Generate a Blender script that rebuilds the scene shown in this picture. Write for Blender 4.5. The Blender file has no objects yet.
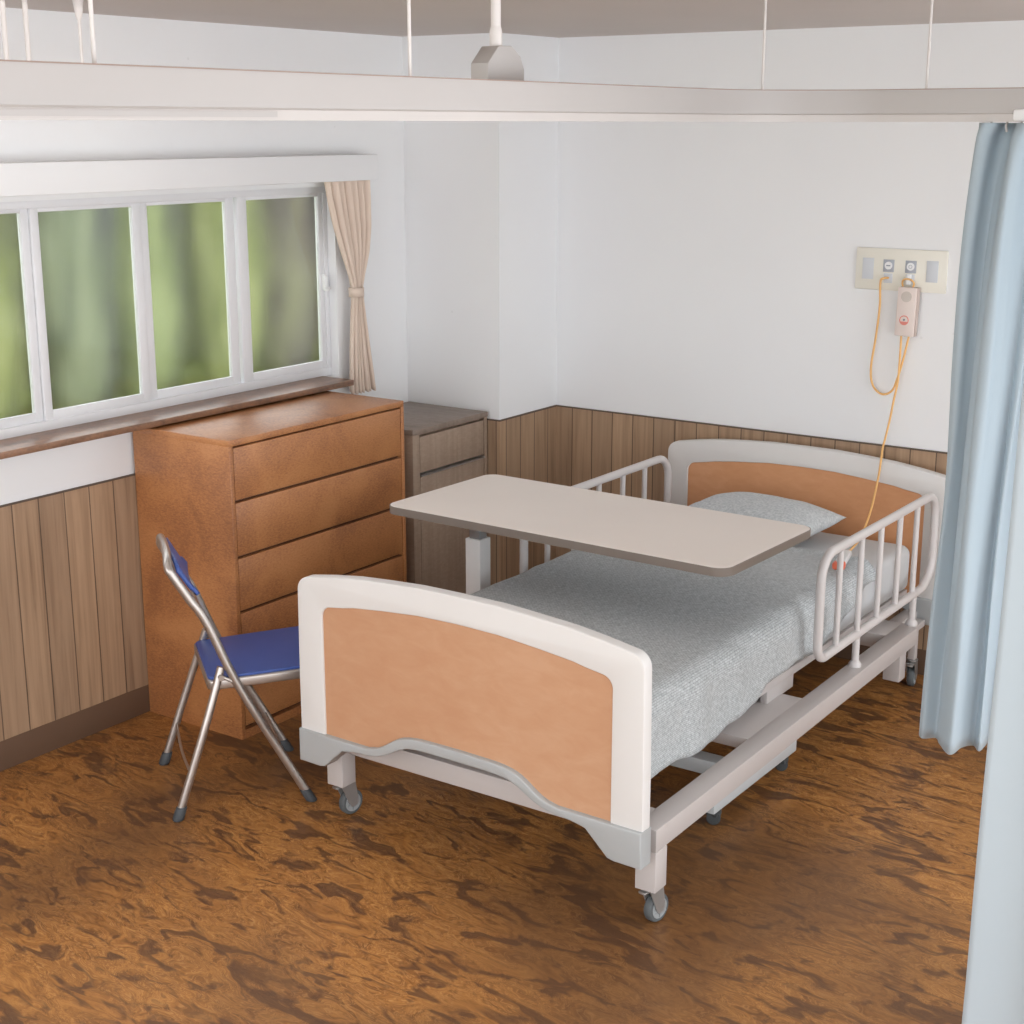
import bpy, bmesh, math, random
from mathutils import Vector, Matrix, noise
random.seed(4)
PI = math.pi
scene = bpy.context.scene
COL = scene.collection

# ------------------------------------------------------------------ helpers
WM = {}                                   # world matrix of every parent

def srgb(r, g, b):
    def f(c):
        c /= 255.0
        return c / 12.92 if c <= 0.04045 else ((c + 0.055) / 1.055) ** 2.4
    return (f(r), f(g), f(b), 1.0)

def tag(o, label=None, cat=None, group=None, kind=None):
    if label: o['label'] = label
    if cat: o['category'] = cat
    if group: o['group'] = group
    if kind: o['kind'] = kind
    return o

def thing(name, label, cat, loc=(0, 0, 0), rz=0.0, group=None):
    o = bpy.data.objects.new(name, None)
    o.empty_display_size = 0.1
    COL.objects.link(o)
    o.location = loc
    o.rotation_euler = (0, 0, rz)
    WM[o.name] = Matrix.Translation(Vector(loc)) @ Matrix.Rotation(rz, 4, 'Z')
    return tag(o, label, cat, group)

def obj(name, bm, mat, parent=None, local=False, smooth=True, angle=40):
    """bm in world coordinates (or in the parent's own when local)"""
    me = bpy.data.meshes.new(name)
    bmesh.ops.recalc_face_normals(bm, faces=bm.faces[:])
    if smooth:
        for f in bm.faces: f.smooth = True
        for e in bm.edges:
            if len(e.link_faces) == 2 and e.calc_face_angle(0) > math.radians(angle):
                e.smooth = False
    bm.to_mesh(me)
    bm.free()
    o = bpy.data.objects.new(name, me)
    COL.objects.link(o)
    if parent is not None:
        m = WM[parent.name]
        if not local:
            me.transform(m.inverted())
        o.parent = parent
        WM[o.name] = m
    else:
        WM[o.name] = Matrix.Identity(4)
    if mat: me.materials.append(mat)
    return o

def base(o):
    """move the origin of a single-mesh thing to the bottom centre of its mesh"""
    me = o.data
    xs = [v.co.x for v in me.vertices]; ys = [v.co.y for v in me.vertices]; zs = [v.co.z for v in me.vertices]
    p = Vector(((min(xs)+max(xs))/2, (min(ys)+max(ys))/2, min(zs)))
    me.transform(Matrix.Translation(-p))
    o.location = p
    WM[o.name] = Matrix.Translation(p)
    return o

def B(): return bmesh.new()

def add_box(bm, x0, x1, y0, y1, z0, z1, bev=0.0, seg=2, M=None):
    t = bmesh.new()
    bmesh.ops.create_cube(t, size=1.0)
    for v in t.verts:
        v.co = Vector(((x0+x1)/2 + v.co.x*(x1-x0), (y0+y1)/2 + v.co.y*(y1-y0), (z0+z1)/2 + v.co.z*(z1-z0)))
    if bev > 0:
        bmesh.ops.bevel(t, geom=t.edges[:], offset=bev, segments=seg, affect='EDGES', profile=0.5)
    if M is not None: t.transform(M)
    merge(bm, t)
    return bm

def merge(bm, t):
    me = bpy.data.meshes.new('tmp')
    t.to_mesh(me); t.free()
    bm.from_mesh(me)
    bpy.data.meshes.remove(me)

def box(*a, **k): return add_box(B(), *a, **k)

def catmull(pts, n=8, closed=False):
    pts = [Vector(p) for p in pts]
    out = []
    N = len(pts)
    segs = N if closed else N-1
    for i in range(segs):
        if closed:
            p0, p1, p2, p3 = pts[(i-1) % N], pts[i], pts[(i+1) % N], pts[(i+2) % N]
        else:
            p1, p2 = pts[i], pts[i+1]
            p0 = pts[i-1] if i > 0 else p1*2-p2
            p3 = pts[i+2] if i+2 < N else p2*2-p1
        for k in range(n):
            t = k/n
            out.append(0.5*((2*p1)+(p2-p0)*t+(2*p0-5*p1+4*p2-p3)*t*t+(3*p1-p0-3*p2+p3)*t**3))
    if not closed: out.append(pts[-1].copy())
    return out

def round_path(pts, rads, n=6, closed=False):
    """polyline whose corners are rounded with the given radii"""
    pts = [Vector(p) for p in pts]
    N = len(pts)
    if not isinstance(rads, (list, tuple)): rads = [rads]*N
    out = []
    for i in range(N):
        if not closed and i in (0, N-1) or rads[i] <= 0:
            out.append(pts[i]); continue
        a, b, c = pts[i-1], pts[i], pts[(i+1) % N]
        d1 = (a-b); d2 = (c-b)
        l1, l2 = d1.length, d2.length
        d1.normalize(); d2.normalize()
        ang = d1.angle(d2)
        t = min(rads[i]/math.tan(ang/2), l1*0.49, l2*0.49)
        p, q = b+d1*t, b+d2*t
        for k in range(n+1):
            s = k/n
            w = math.sqrt(0.5)*(1 + (1.0/math.sqrt(0.5)-1)*abs(1-2*s)) if False else 1.0
            # rational quadratic close to an arc
            ww = math.sin(ang/2)
            den = (1-s)**2 + 2*s*(1-s)*ww + s*s
            out.append((p*(1-s)**2 + b*2*s*(1-s)*ww + q*s*s)/den)
    return out

def add_tube(bm, pts, r, seg=12, closed=False, cap=True, scale=(1, 1)):
    pts = [Vector(p) for p in pts]
    N = len(pts)
    rs = r if isinstance(r, (list, tuple)) else [r]*N
    tang = []
    for i in range(N):
        if closed: t = pts[(i+1) % N]-pts[i-1]
        else: t = pts[min(i+1, N-1)]-pts[max(i-1, 0)]
        tang.append(t.normalized())
    up = Vector((0, 0, 1)) if abs(tang[0].z) < 0.9 else Vector((1, 0, 0))
    nrm = (up-tang[0]*up.dot(tang[0])).normalized()
    rings = []
    for i in range(N):
        nrm = (nrm-tang[i]*nrm.dot(tang[i]))
        if nrm.length < 1e-6: nrm = tang[i].orthogonal()
        nrm.normalize()
        bn = tang[i].cross(nrm)
        ring = [bm.verts.new(pts[i]+(nrm*math.cos(2*PI*k/seg)*scale[0]+bn*math.sin(2*PI*k/seg)*scale[1])*rs[i]) for k in range(seg)]
        rings.append(ring)
    M = N if closed else N-1
    for i in range(M):
        a, b = rings[i], rings[(i+1) % N]
        for k in range(seg):
            bm.faces.new((a[k], a[(k+1) % seg], b[(k+1) % seg], b[k]))
    if cap and not closed:
        bm.faces.new(rings[0][::-1]); bm.faces.new(rings[-1])
    return bm

def tube(*a, **k): return add_tube(B(), *a, **k)

def add_lathe(bm, prof, seg=24, M=None):
    t = bmesh.new()
    rings = []
    for r, z in prof:
        rings.append([t.verts.new((max(r, 1e-4)*math.cos(2*PI*k/seg), max(r, 1e-4)*math.sin(2*PI*k/seg), z)) for k in range(seg)])
    for i in range(len(rings)-1):
        for k in range(seg):
            t.faces.new((rings[i][k], rings[i][(k+1) % seg], rings[i+1][(k+1) % seg], rings[i+1][k]))
    t.faces.new(rings[0][::-1]); t.faces.new(rings[-1])
    if M is not None: t.transform(M)
    merge(bm, t)
    return bm

def lathe(*a, **k): return add_lathe(B(), *a, **k)

def add_prism(bm, outline, axis, a, b, bev=0.0, seg=2):
    """outline of 2-D points extruded between a and b along an axis (0,1,2)"""
    t = bmesh.new()
    def P(p, w):
        if axis == 0: return (w, p[0], p[1])
        if axis == 1: return (p[0], w, p[1])
        return (p[0], p[1], w)
    va = [t.verts.new(P(p, a)) for p in outline]
    vb = [t.verts.new(P(p, b)) for p in outline]
    n = len(outline)
    f1 = t.faces.new(va); f2 = t.faces.new(vb[::-1])
    for i in range(n):
        t.faces.new((va[i], vb[i], vb[(i+1) % n], va[(i+1) % n]))
    bmesh.ops.recalc_face_normals(t, faces=t.faces[:])
    if bev > 0:
        es = set(f1.edges) | set(f2.edges)
        bmesh.ops.bevel(t, geom=list(es), offset=bev, segments=seg, affect='EDGES', profile=0.5)
    merge(bm, t)
    return bm

def prism(*a, **k): return add_prism(B(), *a, **k)

def rot_about(bm, ang, cx, cy):
    M = Matrix.Translation((cx, cy, 0)) @ Matrix.Rotation(ang, 4, 'Z') @ Matrix.Translation((-cx, -cy, 0))
    bm.transform(M)
    return bm

# ------------------------------------------------------------------ materials
class NT:
    def __init__(s, name):
        s.m = bpy.data.materials.new(name); s.m.use_nodes = True
        s.t = s.m.node_tree; s.b = s.t.nodes['Principled BSDF']
        s.co = None
    def n(s, typ, **k):
        o = s.t.nodes.new(typ)
        for a, v in k.items(): setattr(o, a, v)
        return o
    def l(s, a, b): s.t.links.new(a, b)
    def coord(s, scale=(1, 1, 1), rot=(0, 0, 0)):
        tc = s.n('ShaderNodeTexCoord'); mp = s.n('ShaderNodeMapping')
        mp.inputs['Scale'].default_value = scale; mp.inputs['Rotation'].default_value = rot
        s.l(tc.outputs['Object'], mp.inputs['Vector'])
        return mp.outputs['Vector']
    def noise(s, vec, scale=5, detail=3, rough=0.5, dist=0.0):
        o = s.n('ShaderNodeTexNoise')
        o.inputs['Scale'].default_value = scale; o.inputs['Detail'].default_value = detail
        o.inputs['Roughness'].default_value = rough; o.inputs['Distortion'].default_value = dist
        s.l(vec, o.inputs['Vector'])
        return o.outputs['Fac']
    def ramp(s, fac, stops, interp='LINEAR'):
        o = s.n('ShaderNodeValToRGB'); o.color_ramp.interpolation = interp
        while len(o.color_ramp.elements) > 1: o.color_ramp.elements.remove(o.color_ramp.elements[-1])
        o.color_ramp.elements[0].position = stops[0][0]; o.color_ramp.elements[0].color = stops[0][1]
        for p, c in stops[1:]:
            e = o.color_ramp.elements.new(p); e.color = c
        s.l(fac, o.inputs['Fac'])
        return o.outputs['Color']
    def mix(s, fac, a, b, typ='MIX'):
        o = s.n('ShaderNodeMix', data_type='RGBA', blend_type=typ)
        for sock, v in ((o.inputs['Factor'], fac), (o.inputs['A'], a), (o.inputs['B'], b)):
            if isinstance(v, bpy.types.NodeSocket): s.l(v, sock)
            else: sock.default_value = v
        for i in o.inputs:
            if i.type == 'RGBA' and i.name == 'A' and not isinstance(a, bpy.types.NodeSocket): i.default_value = a
            if i.type == 'RGBA' and i.name == 'B' and not isinstance(b, bpy.types.NodeSocket): i.default_value = b
        ra = [i for i in o.inputs if i.type == 'RGBA']
        if isinstance(a, bpy.types.NodeSocket): s.l(a, ra[0])
        if isinstance(b, bpy.types.NodeSocket): s.l(b, ra[1])
        fa = [i for i in o.inputs if i.type == 'VALUE'][0]
        if isinstance(fac, bpy.types.NodeSocket): s.l(fac, fa)
        else: fa.default_value = fac
        return [x for x in o.outputs if x.type == 'RGBA'][0]
    def math(s, op, a, b=0.0, clamp=False):
        o = s.n('ShaderNodeMath', operation=op); o.use_clamp = clamp
        for i, v in ((0, a), (1, b)):
            if isinstance(v, bpy.types.NodeSocket): s.l(v, o.inputs[i])
            else: o.inputs[i].default_value = v
        return o.outputs[0]
    def color(s, c):
        if isinstance(c, bpy.types.NodeSocket): s.l(c, s.b.inputs['Base Color'])
        else: s.b.inputs['Base Color'].default_value = c
    def bump(s, h, strength=0.3, dist=0.002):
        o = s.n('ShaderNodeBump'); o.inputs['Strength'].default_value = strength; o.inputs['Distance'].default_value = dist
        s.l(h, o.inputs['Height']); s.l(o.outputs['Normal'], s.b.inputs['Normal'])
    def set(s, **k):
        for a, v in k.items(): s.b.inputs[a.replace('_', ' ')].default_value = v
        return s

def plain(name, c, rough=0.5, metal=0.0, spec=0.5, var=0.03, vs=6.0):
    """plain paint or plastic with a faint procedural mottling"""
    t = NT(name)
    v = t.noise(t.coord(), vs, 3)
    lo = tuple(x*(1-var) for x in c[:3])+(1,); hi = tuple(min(1, x*(1+var)) for x in c[:3])+(1,)
    t.color(t.ramp(v, [(0.3, lo), (0.7, hi)]))
    t.b.inputs['Roughness'].default_value = rough
    t.b.inputs['Metallic'].default_value = metal
    t.b.inputs['Specular IOR Level'].default_value = spec
    return t.m

def make_wall():
    t = NT('white_wall_paint')
    co = t.coord()
    n1 = t.noise(co, 1.3, 3)
    c = t.ramp(n1, [(0.3, srgb(233, 234, 236)), (0.7, srgb(237, 238, 239))])
    vo = t.n('ShaderNodeTexVoronoi'); vo.inputs['Scale'].default_value = 9.0
    t.l(t.coord(), vo.inputs['Vector'])
    d = t.math('LESS_THAN', vo.outputs['Distance'], 0.05)
    n2 = t.math('GREATER_THAN', t.noise(co, 3.1, 2), 0.56)
    m = t.math('MULTIPLY', t.math('MULTIPLY', d, n2), 0.10)
    t.color(t.mix(m, c, srgb(120, 118, 118)))
    t.set(Roughness=0.75)
    t.bump(t.noise(co, 60, 2), 0.12, 0.001)
    return t.m

def make_panel():
    """vertical boards, pitch along the chosen axis"""
    def mk(name, axis, pitch, off):
        t = NT(name)
        tc = t.n('ShaderNodeTexCoord'); sp = t.n('ShaderNodeSeparateXYZ')
        t.l(tc.outputs['Object'], sp.inputs[0])
        u = t.math('DIVIDE', t.math('SUBTRACT', sp.outputs[axis], off), pitch)
        idx = t.math('FLOOR', u); fr = t.math('SUBTRACT', u, idx)
        wn = t.n('ShaderNodeTexWhiteNoise', noise_dimensions='1D'); t.l(idx, wn.inputs['W'])
        sc = (38, 38, 1.6)
        co = t.coord(sc)
        add = t.n('ShaderNodeVectorMath', operation='ADD'); t.l(co, add.inputs[0])
        sclv = t.n('ShaderNodeVectorMath', operation='SCALE'); t.l(wn.outputs['Color'], sclv.inputs[0]); sclv.inputs['Scale'].default_value = 30
        t.l(sclv.outputs[0], add.inputs[1])
        g = t.noise(add.outputs[0], 1.0, 5, 0.6, 1.2)
        g2 = t.noise(add.outputs[0], 0.35, 2, 0.5, 3.0)
        gg = t.math('ADD', t.math('MULTIPLY', g, 0.55), t.math('MULTIPLY', g2, 0.45))
        c = t.ramp(gg, [(0.32, srgb(144, 117, 93)), (0.5, srgb(169, 140, 113)), (0.68, srgb(182, 153, 125))])
        tone = t.ramp(wn.outputs['Value'], [(0.0, (0.90, 0.90, 0.91, 1)), (1.0, (1.06, 1.05, 1.03, 1))])
        c = t.mix(1.0, c, tone, 'MULTIPLY')
        gr = t.math('LESS_THAN', fr, 0.045)
        c = t.mix(t.math('MULTIPLY', gr, 0.75), c, srgb(60, 46, 38))
        t.color(c)
        t.set(Roughness=0.5)
        t.bump(t.math('SUBTRACT', t.math('MULTIPLY', g, 0.2), gr), 0.5, 0.002)
        return t.m
    return (mk('wood_panelling_left', 1, 0.1065, 3.019), mk('wood_panelling_back', 0, 0.1023, 0.577))

def make_floor():
    t = NT('burl_vinyl_floor')
    co = t.coord((1, 1, 1), (0, 0, 0.12))
    mp = t.n('ShaderNodeMapping'); mp.inputs['Scale'].default_value = (3.6, 9.5, 1); t.l(co, mp.inputs['Vector'])
    # warp
    wn = t.n('ShaderNodeTexNoise'); wn.inputs['Scale'].default_value = 0.9; wn.inputs['Detail'].default_value = 3
    t.l(mp.outputs[0], wn.inputs['Vector'])
    sub = t.n('ShaderNodeVectorMath', operation='SUBTRACT'); t.l(wn.outputs['Color'], sub.inputs[0]); sub.inputs[1].default_value = (0.5, 0.5, 0.5)
    scl = t.n('ShaderNodeVectorMath', operation='SCALE'); t.l(sub.outputs[0], scl.inputs[0]); scl.inputs['Scale'].default_value = 1.6
    add = t.n('ShaderNodeVectorMath', operation='ADD'); t.l(mp.outputs[0], add.inputs[0]); t.l(scl.outputs[0], add.inputs[1])
    w = add.outputs[0]
    flakes = t.noise(w, 1.5, 2.0, 0.45, 1.0)        # big dark flakes
    curls = t.noise(w, 1.9, 3, 0.5, 2.4)            # curly veins
    fine = t.noise(w, 7, 3, 0.55, 0.8)
    blot = t.noise(t.coord(), 1.05, 2.5, 0.55)       # slow stains
    base_c = t.ramp(t.math('ADD', t.math('MULTIPLY', curls, 0.8), t.math('MULTIPLY', fine, 0.2)),
               [(0.28, srgb(114, 76, 42)), (0.42, srgb(150, 101, 54)), (0.55, srgb(174, 120, 64)), (0.70, srgb(190, 136, 76))])
    # thin pale curling veins along the contour lines of a distorted noise
    v1 = t.noise(w, 1.7, 2, 0.45, 3.4)
    tri = t.math('PINGPONG', t.math('MULTIPLY', v1, 8.0), 0.5)
    vein = t.ramp(tri, [(0.0, (1, 1, 1, 1)), (0.17, (0, 0, 0, 1))])
    v2 = t.ramp(t.noise(w, 0.9, 2, 0.5, 0.5), [(0.34, (0.15, 0.15, 0.15, 1)), (0.50, (1, 1, 1, 1))])
    c = t.mix(t.math('MULTIPLY', t.math('MULTIPLY', vein, v2), 0.6), base_c, srgb(206, 156, 98))
    dk = t.ramp(tri, [(0.30, (0, 0, 0, 1)), (0.5, (1, 1, 1, 1))])
    c = t.mix(t.math('MULTIPLY', t.math('MULTIPLY', dk, v2), 0.35), c, srgb(112, 74, 44))
    fl = t.ramp(flakes, [(0.37, (1, 1, 1, 1)), (0.465, (0, 0, 0, 1))])
    c = t.mix(t.math('MULTIPLY', fl, 0.74), c, srgb(82, 58, 44))
    bl = t.ramp(blot, [(0.38, (0.9, 0.9, 0.9, 1)), (0.57, (0, 0, 0, 1))])
    c = t.mix(t.math('MULTIPLY', bl, 0.72), c, srgb(86, 62, 46))
    t.color(c)
    t.set(Roughness=0.42)
    t.b.inputs['Specular IOR Level'].default_value = 0.32
    t.bump(fine, 0.05, 0.001)
    return t.m

def make_veneer(name, dark, midc, light, scale=(9, 9, 9), blotch=2.4, rough=0.45, fine=60, spec=0.4):
    t = NT(name)
    co = t.coord(scale)
    n1 = t.noise(co, 1.0, 2, 0.5, 0.8)
    co2 = t.coord((1, 1, 2.4))
    n2 = t.noise(co2, fine, 3, 0.65, 0.5)
    m = t.math('ADD', t.math('MULTIPLY', n1, 0.5), t.math('MULTIPLY', n2, 0.5))
    t.color(t.ramp(m, [(0.36, dark), (0.5, midc), (0.62, light)]))
    t.set(Roughness=rough)
    t.b.inputs['Specular IOR Level'].default_value = spec
    return t.m

def make_fabric(name, a, b, su=260, sv=120, bumps=0.5, rough=0.95):
    """knit: rows of short dashes running with the bed"""
    t = NT(name)
    tc = t.n('ShaderNodeTexCoord')
    br = t.n('ShaderNodeTexBrick')
    br.inputs['Scale'].default_value = 1.0
    br.inputs['Brick Width'].default_value = 0.014; br.inputs['Row Height'].default_value = 0.0062
    br.inputs['Mortar Size'].default_value = 0.0011; br.inputs['Mortar Smooth'].default_value = 0.5
    br.inputs['Color1'].default_value = a; br.inputs['Color2'].default_value = b
    br.inputs['Mortar'].default_value = tuple(x*0.50 for x in a[:3])+(1,)
    mp = t.n('ShaderNodeMapping'); mp.inputs['Rotation'].default_value = (0, 0, PI/2)
    t.l(tc.outputs['UV'], mp.inputs['Vector']); t.l(mp.outputs[0], br.inputs['Vector'])
    n = t.noise(t.coord(), 95, 3, 0.7)
    c = t.mix(0.45, br.outputs['Color'], t.ramp(n, [(0.35, tuple(x*0.72 for x in a[:3])+(1,)), (0.65, tuple(min(1, x*1.15) for x in b[:3])+(1,))]))
    t.color(c)
    t.set(Roughness=rough)
    t.b.inputs['Specular IOR Level'].default_value = 0.1
    t.b.inputs['Sheen Weight'].default_value = 0.15
    t.bump(t.math('SUBTRACT', n, br.outputs['Fac']), bumps*0.5, 0.001)
    return t.m

def make_cloth(name, a, b, scale=1.5, bumps=0.15, wt=400):
    t = NT(name)
    v = t.noise(t.coord(), scale, 3)
    t.color(t.ramp(v, [(0.3, a), (0.7, b)]))
    t.set(Roughness=0.9)
    t.b.inputs['Specular IOR Level'].default_value = 0.15
    t.b.inputs['Sheen Weight'].default_value = 0.1
    t.bump(t.noise(t.coord(), wt, 2), bumps, 0.0006)
    return t.m

M = {}
M['wall'] = make_wall()
M['panel_l'], M['panel_b'] = make_panel()
M['floor'] = make_floor()
M['ceiling'] = plain('taupe_ceiling', srgb(198, 190, 185), 0.9, var=0.02, vs=2)
M['baseboard'] = plain('brown_vinyl_baseboard', srgb(104, 80, 63), 0.6, var=0.05, vs=3)
M['dark_trim'] = plain('dark_brown_trim', srgb(92, 76, 64), 0.6)
M['win_white'] = plain('window_white_plastic', srgb(224, 225, 228), 0.45, var=0.02)
M['sill'] = make_veneer('brown_sill_wood', srgb(108, 80, 62), srgb(134, 100, 78), srgb(152, 112, 84), (14, 3, 14), fine=40, rough=0.35, spec=0.6)
M['chest'] = make_veneer('orange_brown_veneer', srgb(146, 93, 58), srgb(178, 119, 72), srgb(190, 132, 84), (4, 4, 4), fine=85, rough=0.42, spec=0.7)
M['gap'] = plain('shadow_gap_brown', srgb(96, 62, 42), 0.8)
M['cab'] = make_veneer('grey_brown_wood', srgb(150, 130, 113), srgb(158, 137, 120), srgb(166, 146, 128), (40, 40, 1.2), fine=40, rough=0.45)
M['cab_top'] = make_veneer('grey_brown_top', srgb(124, 109, 98), srgb(134, 119, 108), srgb(142, 127, 116), (4, 30, 4), fine=30, rough=0.4)
M['steel_strip'] = plain('silver_strip', srgb(190, 190, 190), 0.3, 0.8)
M['bed_white'] = plain('bed_white_plastic', srgb(218, 216, 214), 0.42, var=0.015, vs=4)
M['bed_metal'] = plain('bed_offwhite_enamel', srgb(191, 185, 183), 0.35, var=0.02, vs=3)
M['rail_white'] = plain('rail_white_enamel', srgb(208, 204, 203), 0.3, var=0.015)
M['orange_panel'] = make_veneer('orange_wood_panel', srgb(190, 143, 110), srgb(194, 149, 116), srgb(198, 155, 123), (1.6, 1.6, 1.6), fine=10, rough=0.5, spec=0.4)
M['orange_panel_b'] = make_veneer('tan_wood_panel', srgb(205, 148, 105), srgb(210, 154, 112), srgb(215, 160, 120), (2.0, 2.0, 0.6), fine=14, rough=0.45, spec=0.4)
M['cap_grey'] = plain('grey_bumper_plastic', srgb(168, 171, 172), 0.45, var=0.02)
M['tyre'] = plain('grey_rubber', srgb(86, 90, 92), 0.6)
M['hub'] = plain('caster_hub_grey', srgb(150, 154, 156), 0.35)
M['fork'] = plain('caster_steel', srgb(160, 158, 156), 0.35, 0.6)
M['black_rubber'] = plain('black_rubber', srgb(62, 66, 68), 0.6)
M['blanket'] = make_fabric('blue_grey_knit', srgb(176, 182, 185), srgb(202, 207, 209))
M['pillow'] = make_cloth('blue_grey_pillow_knit', srgb(176, 183, 187), srgb(212, 216, 218), 110, 0.3, 150)
M['sheet'] = make_cloth('pale_sheet', srgb(190, 194, 198), srgb(204, 204, 204), 3)
M['table_top'] = plain('beige_laminate', srgb(233, 224, 216), 0.4, var=0.015, vs=3)
M['table_edge'] = plain('taupe_edge_band', srgb(120, 110, 102), 0.5)
M['table_white'] = plain('table_white_metal', srgb(226, 226, 226), 0.35, var=0.01)
M['table_grey'] = plain('table_grey_metal', srgb(190, 194, 196), 0.4, var=0.01)
M['column_grey'] = plain('grey_inner_column', srgb(150, 150, 150), 0.3, 0.5)
M['chrome'] = plain('satin_chrome', srgb(186, 179, 174), 0.33, 0.85, var=0.02)
M['blue'] = plain('blue_vinyl', srgb(62, 88, 158), 0.42, var=0.03, vs=8)
M['foot_rubber'] = plain('dark_foot_rubber', srgb(66, 70, 74), 0.6)
M['blue_curtain'] = make_cloth('pale_blue_curtain', srgb(168, 183, 193), srgb(174, 188, 197), 1.0)
M['near_curtain'] = make_cloth('whitish_blue_curtain', srgb(164, 174, 181), srgb(169, 179, 185), 1.0)
M['beige_curtain'] = make_cloth('beige_curtain', srgb(218, 200, 185), srgb(226, 209, 195), 4.0)
M['rail_cream'] = plain('cream_aluminium_track', srgb(177, 173, 171), 0.4, var=0.01)
M['rail_lip'] = plain('pale_track_lip', srgb(192, 187, 184), 0.35, var=0.01)
M['rail_top_shade'] = plain('brown_track_edge_shade', srgb(150, 130, 120), 0.5)  # shade on the track's top flange, painted as brown
M['rod'] = plain('white_hanger_rod', srgb(214, 209, 206), 0.35, var=0.01)
M['plate'] = plain('cream_plate', srgb(232, 229, 218), 0.4, var=0.01)
M['plate_grey'] = plain('pale_grey_insert', srgb(206, 210, 216), 0.4, var=0.01)
M['socket_grey'] = plain('grey_socket', srgb(168, 172, 182), 0.4, var=0.01)
M['white'] = plain('white_plastic', srgb(232, 233, 234), 0.35, var=0.01)
M['mark'] = plain('mark_grey', srgb(130, 136, 146), 0.5)
M['handset'] = plain('pinkish_beige_plastic', srgb(226, 212, 205), 0.4, var=0.01)
M['handset_side'] = plain('pinkish_taupe_plastic', srgb(190, 174, 166), 0.45, var=0.01)
M['speaker'] = plain('taupe_button', srgb(202, 192, 184), 0.5)
M['red'] = plain('red_print', srgb(224, 138, 124), 0.45)
M['redor'] = plain('orange_red_button', srgb(226, 112, 82), 0.4)
M['cord'] = plain('orange_cord', srgb(234, 184, 116), 0.5)

def make_glass():
    t = NT('frosted_window_glass')
    t.color((0.86, 0.88, 0.86, 1))
    t.set(Roughness=0.085)
    t.b.inputs['Transmission Weight'].default_value = 1.0
    t.b.inputs['IOR'].default_value = 1.45
    n = t.noise(t.coord((1, 7, 1.2)), 3.0, 2, 0.5, 0.4)
    t.bump(n, 0.02, 0.01)
    return t.m
M['glass'] = make_glass()

# ------------------------------------------------------------------ camera
cam = bpy.data.cameras.new('camera')
cam.lens = 36*1515.4/1024; cam.sensor_width = 36
cam.clip_start = 0.05
co = bpy.data.objects.new('camera', cam); COL.objects.link(co)
co.location = (4.094, 0, 2.1)
co.rotation_euler = (PI/2-0.25047, 0, 0.605665)
scene.camera = co

# ------------------------------------------------------------------ the room
CE = 2.45
YB = 5.55                                  # back wall
YP, XP = 5.115, 0.488                      # corner pillar
st = lambda o: tag(o, kind='structure')
st(obj('floor', box(-0.07, 5.0, -0.9, YB+0.2, -0.12, 0), M['floor']))
st(obj('ceiling', box(-0.07, 5.0, -0.9, YB+0.2, CE, CE+0.12), M['ceiling']))
WY0, WY1, WZ0, WZ1 = 2.05, 4.665, 1.10, 1.862      # window opening
bm = B()
add_box(bm, -0.09, 0, -0.9, WY0, 0, CE)
add_box(bm, -0.09, 0, WY1, YB+0.2, 0, CE)
add_box(bm, -0.09, 0, WY0, WY1, 0, WZ0)
add_box(bm, -0.09, 0, WY0, WY1, WZ1, CE)
st(obj('wall_left', bm, M['wall']))
st(obj('wall_back', box(XP-0.02, 5.0, YB, YB+0.2, 0, CE), M['wall']))
st(obj('wall_corner_pillar', box(-0.01, XP, YP, YB+0.1, 0, CE), M['wall']))
PH = 0.893
# panelling: the left wall, the pillar, the back wall
st(obj('trim_1', box(0.0, 0.009, -0.9, YP, 0.1, PH), M['panel_l']))
bm = B(); add_box(bm, XP, XP+0.009, YP-0.009, YB, 0.1, PH)
st(obj('trim_2', bm, M['panel_l']))
st(obj('trim_3', box(0.0, XP, YP-0.009, YP, 0.1, PH), M['panel_b']))
st(obj('trim_4', box(XP+0.009, 5.0, YB-0.009, YB, 0.1, PH), M['panel_b']))
bm = B()
add_box(bm, 0, 0.011, -0.9, YP-0.011, PH, PH+0.005)
add_box(bm, 0, XP+0.011, YP-0.011, YP, PH, PH+0.005)
add_box(bm, XP, XP+0.011, YP, YB, PH, PH+0.005)
add_box(bm, XP+0.011, 5.0, YB-0.011, YB, PH, PH+0.005)
st(obj('trim_5', bm, M['dark_trim']))
st(obj('baseboard_left', box(0, 0.012, -0.9, YP, 0, 0.104, bev=0.002), M['baseboard']))
bm = B(); add_box(bm, 0, XP+0.012, YP-0.012, YP, 0, 0.104); add_box(bm, XP, XP+0.012, YP, YB, 0, 0.104)
st(obj('baseboard_pillar', bm, M['baseboard']))
st(obj('baseboard_back', box(XP+0.012, 5.0, YB-0.012, YB, 0, 0.104, bev=0.002), M['baseboard']))
# boxed pelmet above the window
st(obj('trim_6', box(0, 0.10, 1.6, 4.822, 1.884, 1.984, bev=0.003), M['wall']))

# window with four lights
w = bpy.data.objects.new('window_1', None); COL.objects.link(w); w.location = (-0.03, 3.3, WZ0)
WM[w.name] = Matrix.Translation((-0.03, 3.3, WZ0)); tag(w, kind='structure')
bm = B()
add_box(bm, -0.086, -0.038, WY0, WY1, 1.835, WZ1, bev=0.003)       # head
add_box(bm, -0.086, -0.036, WY0, WY1, WZ0, 1.135, bev=0.004)         # bottom rail of the frame
add_box(bm, -0.086, -0.038, 4.640, WY1, 1.135, 1.835, bev=0.003)     # right jamb
add_box(bm, -0.086, -0.038, WY0, WY0+0.035, 1.135, 1.835, bev=0.003)
obj('window_frame', bm, M['win_white'], w)
GL = [(2.62, 3.192), (3.256, 3.654), (3.730, 4.112), (4.214, 4.614)]
sash = [(2.56, 3.223, -0.050), (3.224, 3.692, -0.041), (3.694, 4.155, -0.050), (4.163, 4.640, -0.041)]
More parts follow.
